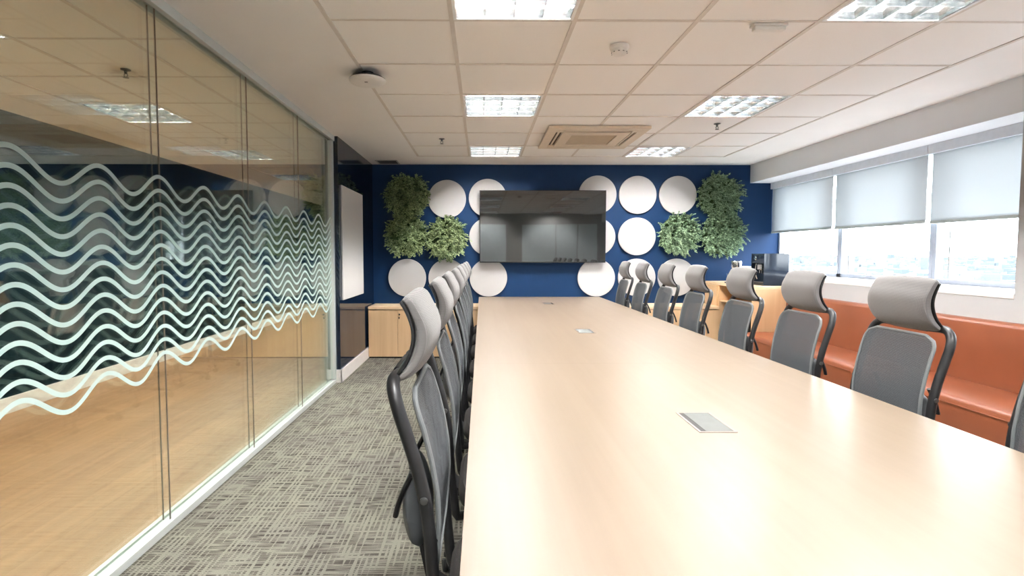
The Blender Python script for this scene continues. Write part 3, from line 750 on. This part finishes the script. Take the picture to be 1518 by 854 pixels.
mug(3.285, 6.42, TZ, 'steel cup right of the stacked pair, half behind a headrest')
def carton(x0, x1, y0, y1, z0, z1, label):
    cx, cy = (x0+x1)/2, (y0+y1)/2
    t = thing('paper_box', label, 'box', (cx, cy, z0), group='white paper boxes on the counter')
    obj('tray', bx(x0-cx, x1-cx, y0-cy, y1-cy, 0, (z1-z0)*0.72, bev=0.002), 'paper_white', t)
    obj('lid', bx(x0-cx-0.003, x1-cx+0.003, y0-cy-0.003, y1-cy+0.003, (z1-z0)*0.72, z1-z0, bev=0.002), 'white_plastic', t)
carton(3.255, 3.42, 6.62, 6.80, TZ, TZ+0.205, 'white paper box standing behind the steel cups, tallest one')
carton(3.30, 3.45, 6.50, 6.60, TZ, TZ+0.125, 'lower white paper box between the cups and the coffee machine')

# ------------------------------------------------------------------ bench
bys = [5.845, 4.06, 2.76, 1.46, 0.16, -1.14]
bl_ = ['rust leather bench seat module beside the coffee cabinet', 'rust leather bench seat module behind the middle right-hand chairs', 'rust leather bench seat module behind the nearest chairs, right edge of the picture',
       'rust leather bench seat module beyond the right edge of the picture', 'rust leather bench seat module behind the viewpoint']
SX0, SX1 = 2.905, 3.385
for k in range(5):
    y1, y0 = bys[k], bys[k+1]; d = (y1-y0)/2
    t = thing('bench', bl_[k], 'bench', ((SX0+SX1)/2, (y0+y1)/2, 0), group='rust leather bench modules')
    hx = (SX1-SX0)/2
    bm = BM(); n = 26; rings = []
    prof = [(-hx, 0.03), (-hx, 0.25), (-hx-0.004, 0.36), (-hx+0.004, 0.425), (-hx+0.016, 0.444), (-hx+0.035, 0.451), (0, 0.457), (hx-0.03, 0.452), (hx-0.005, 0.44), (hx-0.003, 0.03)]
    for i in range(n+1):
        u = -1+2*i/n; y = math.copysign(1-(1-abs(u))**1.7, u)*(d-0.0015); e = (1-abs(u)); sh = 0.012*math.exp(-(d-abs(y))/0.012)
        rings.append([(px*(1-sh*0.7) + (0.0), y, pz-sh*(pz > 0.3)*0.9) for px, pz in prof])
    loft(bm, rings); obj('cushion', bm, 'rust_leather', t, True)
    bm = BM(); tube(bm, [(-hx-0.0045, -d+0.014, 0.405), (-hx-0.0045, d-0.014, 0.405)], 0.0022, 6); obj('seam_piping', bm, 'rust_leather', t)
    obj('plinth', bx(-hx+0.03, hx-0.01, -d+0.01, d-0.01, 0, 0.03), 'black_matte', t)
t = thing('upholstered_wall_pad', 'long rust leather padded back fixed to the wall under the window sill', 'wall pad', (3.44, (5.845-1.14)/2, 0.44))
d = (5.845+1.14)/2
bm = BM(); rings = []
prof = [(-0.052, 0.0), (-0.040, 0.2), (-0.026, 0.40), (-0.020, 0.422), (-0.006, 0.433), (0.03, 0.435), (0.056, 0.435), (0.056, 0.0)]
for y in (-d, -d+0.006, d-0.006, d): rings.append([(px, y, pz) for px, pz in prof])
loft(bm, rings); obj('pad', bm, 'rust_leather', t, True)
bm = BM(); tube(bm, [(-0.0225, -d+0.01, 0.408), (-0.0225, d-0.01, 0.408)], 0.0022, 6); obj('seam_piping', bm, 'rust_leather', t)

# ------------------------------------------------------------------ conference table
TBX0, TBX1 = -0.040, 1.576
t = thing('conference_table', 'very long pale maple conference table down the middle of the room', 'table', (0.768, 3.85, 0))
def tb(bm, x0, x1, y0, y1, z0, z1, bev=0.0015): box(bm, x0-0.768, x1-0.768, y0-3.85, y1-3.85, z0, z1, bev)
for a, b in ((0.62, 2.753), (2.7531, 4.90), (4.9001, 7.045)):
    bm = BM(); tb(bm, TBX0, TBX1, a, b-0.0002, 0.715, 0.75, 0.0004); obj('tabletop', bm, 'maple_table', t)
bm = BM(); tb(bm, 0.25, 0.275, 0.9, 6.3, 0.45, 0.714); tb(bm, 1.26, 1.285, 0.9, 6.3, 0.45, 0.714); obj('apron', bm, 'maple_table', t)
for y in (0.95, 2.75, 4.9, 6.25):
    bm = BM(); tb(bm, 0.55, 0.99, y-0.02, y+0.02, 0.0, 0.449); tb(bm, 0.276, 1.259, y-0.02, y+0.02, 0.449, 0.714); obj('leg', bm, 'maple_table', t)
def socket(x, y, side, label, lid='socket_lid'):
    t = thing('table_socket_box', label, 'table socket', (x, y, 0.7501), group='flip-lid socket boxes down the middle of the table')
    hx, hy = 0.062, 0.107; bm = BM()
    box(bm, -hx, hx, -hy, -hy+0.008, 0, 0.002); box(bm, -hx, hx, hy-0.008, hy, 0, 0.002); box(bm, -hx, -hx+0.008, -hy+0.008, hy-0.008, 0, 0.002); box(bm, hx-0.008, hx, -hy+0.008, hy-0.008, 0, 0.002)
    obj('rim', bm, 'socket_frame', t)
    a, b = (-hx+0.026, hx-0.0095) if side < 0 else (-hx+0.0095, hx-0.026)
    obj('lid', bx(a, b, -hy+0.010, hy-0.009, 0.0004, 0.0016), lid, t)
    obj('cable_slot', bx(-hx+0.008, hx-0.008, -hy+0.008, hy-0.008, 0, 0.0003), 'black_matte', t)
socket(0.768, 1.778, -1, 'largest, nearest grey flip-lid socket box set in the tabletop')
socket(0.771, 3.908, 1, 'grey flip-lid socket box in the middle of the tabletop length')
socket(0.772, 6.083, 1, 'small dark socket box in the tabletop nearest the television', 'metal_dark')

# ------------------------------------------------------------------ chairs
def cr(pts, z):
    """interpolate x over z on a smooth curve"""
    for (z0, x0), (z1, x1) in zip(pts, pts[1:]):
        if z <= z1:
            u = (z-z0)/(z1-z0); return x0+(x1-x0)*u
    return pts[-1][1]
FR = [(0.40, -0.225), (0.50, -0.236), (0.60, -0.243), (0.70, -0.250), (0.77, -0.259), (0.85, -0.278), (0.92, -0.300), (1.035, -0.336)]
MR = [(0.58, -0.238), (0.64, -0.233), (0.70, -0.230), (0.77, -0.233), (0.85, -0.246), (0.92, -0.263), (1.01, -0.291)]
def make_chair():
    t = empty('office_chair')
    # seat cushion
    bm = BM(); rings = []
    def ring(sx, sy, z, cx=0.02, n=40, e=5):
        out = []
        for k in range(n):
            a = 2*PI*k/n; c, s = math.cos(a), math.sin(a)
            r = (abs(c)**e+abs(s)**e)**(-1/e); out.append((cx+sx*r*c, sy*r*s, z))
        return out
    rings = [ring(0.215, 0.215, 0.405), ring(0.232, 0.236, 0.412), ring(0.240, 0.245, 0.435), ring(0.238, 0.243, 0.455), ring(0.222, 0.228, 0.474), ring(0.16, 0.17, 0.482), ring(0.05, 0.05, 0.483)]
    loft(bm, rings); obj('seat', bm, 'dark_fabric', t, True)
    bm = BM(); rings = [ring(0.16, 0.15, 0.365), ring(0.205, 0.205, 0.385), ring(0.222, 0.225, 0.404), ring(0.20, 0.2, 0.4045)]; loft(bm, rings)
    obj('seat_shell', bm, 'black_plastic', t, True)
    # back frame loop
    hw = 0.205; bm = BM()
    zs = [0.38, 0.44, 0.52, 0.60, 0.68, 0.76, 0.84, 0.92, 0.97]
    left = [(cr(FR, z), -hw*(0.93+0.07*min(1, (z-0.38)/0.3)), z) for z in zs]
    top = [(cr(FR, 1.005), -hw+0.008, 1.005), (cr(FR, 1.028), -hw+0.028, 1.028), (cr(FR, 1.035), -hw+0.06, 1.036), (-0.332, -0.08, 1.034), (-0.330, 0.0, 1.033)]
    right = [(x, -y, z) for x, y, z in reversed(left)]; tr = [(x, -y, z) for x, y, z in reversed(top[:-1])]
    path = smoothpath(left+top+tr+right, 4)
    path = [(-0.12, -0.15, 0.375)]+[tuple(p) for p in path]+[(-0.12, 0.15, 0.375)]
    tube(bm, path, 0.0155, 12, ry=0.0155); obj('back_frame', bm, 'black_plastic', t, True)
    for s in (-1, 1):
        bm = BM(); lathe(bm, [(0.009, 0), (0.009, 0.0035), (0.006, 0.005), (0, 0.004)], seg=14)
        bmesh.ops.rotate(bm, verts=bm.verts, cent=(0, 0, 0), matrix=Matrix.Rotation(-s*PI/2, 3, 'X'))
        bmesh.ops.translate(bm, verts=bm.verts, vec=(cr(FR, 0.775), s*(hw+0.014), 0.775)); obj('bolt', bm, 'metal_dark', t, True)
    # mesh panel
    bm = BM(); nu, nz = 16, 26; z0, z1, mw = 0.585, 1.008, 0.182; vs = []
    for k in range(nz+1):
        z = z0+(z1-z0)*k/nz; e = min(z-z0, z1-z); rr = 0.055
        wv = mw-(rr-math.sqrt(max(0, rr*rr-(rr-e)**2)) if e < rr else 0)
        row = []
        for j in range(nu+1):
            u = -1+2*j/nu; y = u*wv
            row.append(bm.verts.new((cr(MR, z)-0.014*(1-(y/mw)**2)*math.sin(PI*min(1, max(0, (z-z0)/(z1-z0)))), y, z)))
        vs.append(row)
    for k in range(nz):
        for j in range(nu): bm.faces.new((vs[k][j], vs[k][j+1], vs[k+1][j+1], vs[k+1][j]))
    edge = [v.co.copy() for v in vs[0]]+[r[-1].co.copy() for r in vs[1:-1]]+[v.co.copy() for v in reversed(vs[-1])]+[r[0].co.copy() for r in reversed(vs[1:-1])]
    o = obj('back_mesh', bm, 'chair_mesh', t, 'keep'); md = o.modifiers.new('thickness', 'SOLIDIFY'); md.thickness = 0.004; md.offset = 0
    bm = BM(); tube(bm, edge, 0.0065, 8, closed=True); obj('mesh_border', bm, 'pad_grey', o, True)
    # carriers between mesh border and frame
    for s in (-1, 1):
        bm = BM(); tube(bm, [(cr(MR, 0.665), s*0.178, 0.665), (cr(FR, 0.665), s*(hw-0.006), 0.665)], 0.006, 8)
        obj('mesh_carrier', bm, 'black_plastic', t)
    # lumbar pad behind the mesh with bracket
    bm = BM(); rings = []
    for j in range(13):
        u = -1+2*j/12; y = 0.135*u; sc = (1-abs(u)**4)**0.5*0.98+0.02
        cx = -0.290-0.020*u*u; rr = []
        for k in range(20):
            a = 2*PI*k/20; rr.append((cx+0.027*sc*math.cos(a)-0.12*sc*0.1*math.sin(a), y, 0.685+0.10*sc*math.sin(a)))
        rings.append(rr)
    loft(bm, rings); o = obj('lumbar_pad', bm, 'lumbar_grey', t, True)
    for sb in (-1, 1):
        bm = BM(); tube(bm, smoothpath([(-0.298, sb*0.142, 0.80), (-0.316, sb*0.142, 0.765), (-0.330, sb*0.141, 0.73), (-0.338, sb*0.140, 0.70)], 5), 0.010, 8, ry=0.007); obj('lumbar_bracket', bm, 'black_plastic', o, True)
    # spine plate from the mechanism to the back
    bm = BM(); prism(bm, [(-0.06, 0.350), (-0.20, 0.375), (-0.262, 0.43), (-0.300, 0.62), (-0.290, 0.62), (-0.250, 0.445), (-0.19, 0.395), (-0.06, 0.37)], 'Y', -0.055, 0.055); obj('spine_plate', bm, 'black_plastic', t)
    # headrest
    HB = [(1.035, -0.338, 0.014), (1.050, -0.325, 0.026), (1.078, -0.306, 0.036), (1.115, -0.293, 0.042), (1.150, -0.292, 0.041), (1.182, -0.301, 0.034), (1.207, -0.313, 0.032), (1.217, -0.322, 0.022)]
    hp = smoothpath([(x, th, z) for z, x, th in HB], 3)
    def headring(x, th, z, tx, tz, hw, back):
        out = []; n = 36; nx, nz = tz, -tx
        for k in range(n):
            a = 2*PI*k/n; c, s = math.cos(a), math.sin(a); e = 4.5; r = (abs(c)**e+abs(s)**e)**(-1/e)
            y = hw*r*c; d = th/2+th/2*r*s if not back else 0.000+0.0065*r*s
            bulge = 0.008*(1-(y/hw)**2) if (not back and s > 0) else 0
            out.append((x+nx*(d+bulge), y, z+nz*(d+bulge)))
        return out
    def headmesh(back, hwk):
        rings = []; m = len(hp)
        for i, p in enumerate(hp):
            q = hp[min(i+1, m-1)]-hp[max(i-1, 0)]; tx, tz = q.x, q.z; l = math.hypot(tx, tz); tx /= l; tz /= l
            v = i/(m-1); hw_ = hwk*(1-0.10*max(0, (abs(v-0.5)*2-0.75)/0.25)**2)*(1-0.02*v)
            rings.append(headring(p.x, p.y, p.z, tx, tz, hw_, back))
        b = BM(); loft(b, rings); return b
    o = obj('headrest', headmesh(False, 0.155), 'headrest_fabric', t, True)
    obj('headrest_shell', headmesh(True, 0.1570), 'black_plastic', o, True)
    bm = BM(); box(bm, -0.348, -0.324, -0.09, 0.09, 1.018, 1.050, 0.006); obj('headrest_bracket', bm, 'black_plastic', t)
    # armrests
    for s in (-1, 1):
        bm = BM(); tube(bm, smoothpath([(0.0, s*0.15, 0.385), (0.0, s*0.235, 0.385), (-0.005, s*0.266, 0.41), (-0.02, s*0.270, 0.50), (-0.04, s*0.268, 0.595)], 5), 0.014, 10, ry=0.022)
        a = obj('armrest', bm, 'black_plastic', t, True)
        bm = BM(); box(bm, -0.165, 0.075, s*0.266-0.036, s*0.266+0.036, 0.594, 0.622, 0.011, 3); obj('arm_pad', bm, 'pad_grey', a, True)
    # gas column and star base
    bm = BM(); lathe(bm, [(0.026, 0.09), (0.026, 0.22), (0.018, 0.225), (0.018, 0.36), (0.05, 0.366)], seg=20); obj('gas_column', bm, 'black_plastic', t, True)
    bm = BM(); lathe(bm, [(0.045, 0.075), (0.048, 0.12), (0.03, 0.13), (0.0, 0.13)], seg=20)
    cast = []
    for k in range(5):
        a = 2*PI*k/5+0.3; c, s = math.cos(a), math.sin(a)
        tube(bm, [(0.03*c, 0.03*s, 0.105), (0.16*c, 0.16*s, 0.095), (0.30*c, 0.30*s, 0.072)], [0.022, 0.018, 0.014], 8); cast.append((0.29*c, 0.29*s, a))
    o = obj('star_base', bm, 'black_plastic', t, True)
    for x, y, a in cast:
        bm = BM()
        for s in (-1, 1):
            b2 = BM(); lathe(b2, [(0, -0.008), (0.022, -0.008), (0.0255, -0.004), (0.0255, 0.004), (0.022, 0.008), (0, 0.008)], seg=16)
            bmesh.ops.rotate(b2, verts=b2.verts, cent=(0, 0, 0), matrix=Matrix.Rotation(PI/2, 3, 'X')); bmesh.ops.translate(b2, verts=b2.verts, vec=(0, s*0.012, 0.026))
            me = bpy.data.meshes.new('tmp'); b2.to_mesh(me); b2.free(); bm.from_mesh(me); bpy.data.meshes.remove(me)
        tube(bm, [(0, 0, 0.026), (0, 0, 0.066)], 0.007, 8)
        bmesh.ops.rotate(bm, verts=bm.verts, cent=(0, 0, 0), matrix=Matrix.Rotation(a+PI/2+0.6, 3, 'Z')); bmesh.ops.translate(bm, verts=bm.verts, vec=(x, y, 0))
        obj('caster', bm, 'black_matte', o, True)
    return t
chair0 = make_chair()
LEFTC = [(0.130, 1.375, 0), (0.130, 2.05, 0), (0.125, 2.74, 0), (0.13, 3.37, 0), (0.125, 4.06, 0), (0.12, 4.75, 0), (0.12, 5.42, 0), (0.12, 6.10, 0)]
RIGHTC = [(1.460, 1.45, 0), (1.455, 2.165, 0), (1.455, 2.84, 0), (1.455, 3.52, 0), (1.455, 4.26, 0), (1.455, 4.95, 0), (1.455, 5.70, 0), (1.455, 6.40, 0)]
ordw = ['nearest the viewpoint', 'second from the viewpoint', 'third from the viewpoint', 'fourth from the viewpoint', 'fourth from the far end', 'third from the far end', 'second from the far end', 'farthest away']
ordr = ['cut by the right picture edge', 'largest whole one', 'second largest whole one', 'in front of the cabinet niche', 'fourth from the far end', 'third from the far end', 'second from the far end', 'farthest away']
used = False
for lst, rz, side, names in ((LEFTC, 0, 'glass side', ordw), (RIGHTC, PI, 'window side', ordr)):
    for (x, y, a), s in zip(lst, names):
        c = copy_tree(chair0) if used else chair0; used = True
        c.location = (x, y, 0); c.rotation_euler = (0, 0, rz+a)
        tag(c, 'grey mesh-back office chair on the %s, %s' % (side, s), 'chair', 'mesh-back office chairs on the %s of the table' % side)

# ------------------------------------------------------------------ the city outside
struct(obj('ground_outside', bx(4.5, 2600, -1500, 2600, -31, -30), 'city_ground'))
R = random.Random(3); bm = BM()
for i in range(2600):
    d = R.uniform(0, 1)**0.8; X = 160+d*2200; Y = X*R.uniform(0.75, 2.6)
    hill = 14*max(0, math.sin(Y/X*4.0+1.0))*d+10*d
    hgt = R.uniform(4, 10)+hill if R.random() < 0.93 else (R.uniform(14, 30) if X > 700 else R.uniform(8, 14))
    s = R.uniform(5, 14)*(0.7+0.6*d); box(bm, X, X+s, Y, Y+s*R.uniform(0.8, 2.6), -30, -30+hgt)
o = obj('distant_city', bm, 'city_blocks'); tag(o, 'hazy pale city blocks far outside the windows', 'city'); o['kind'] = 'stuff'
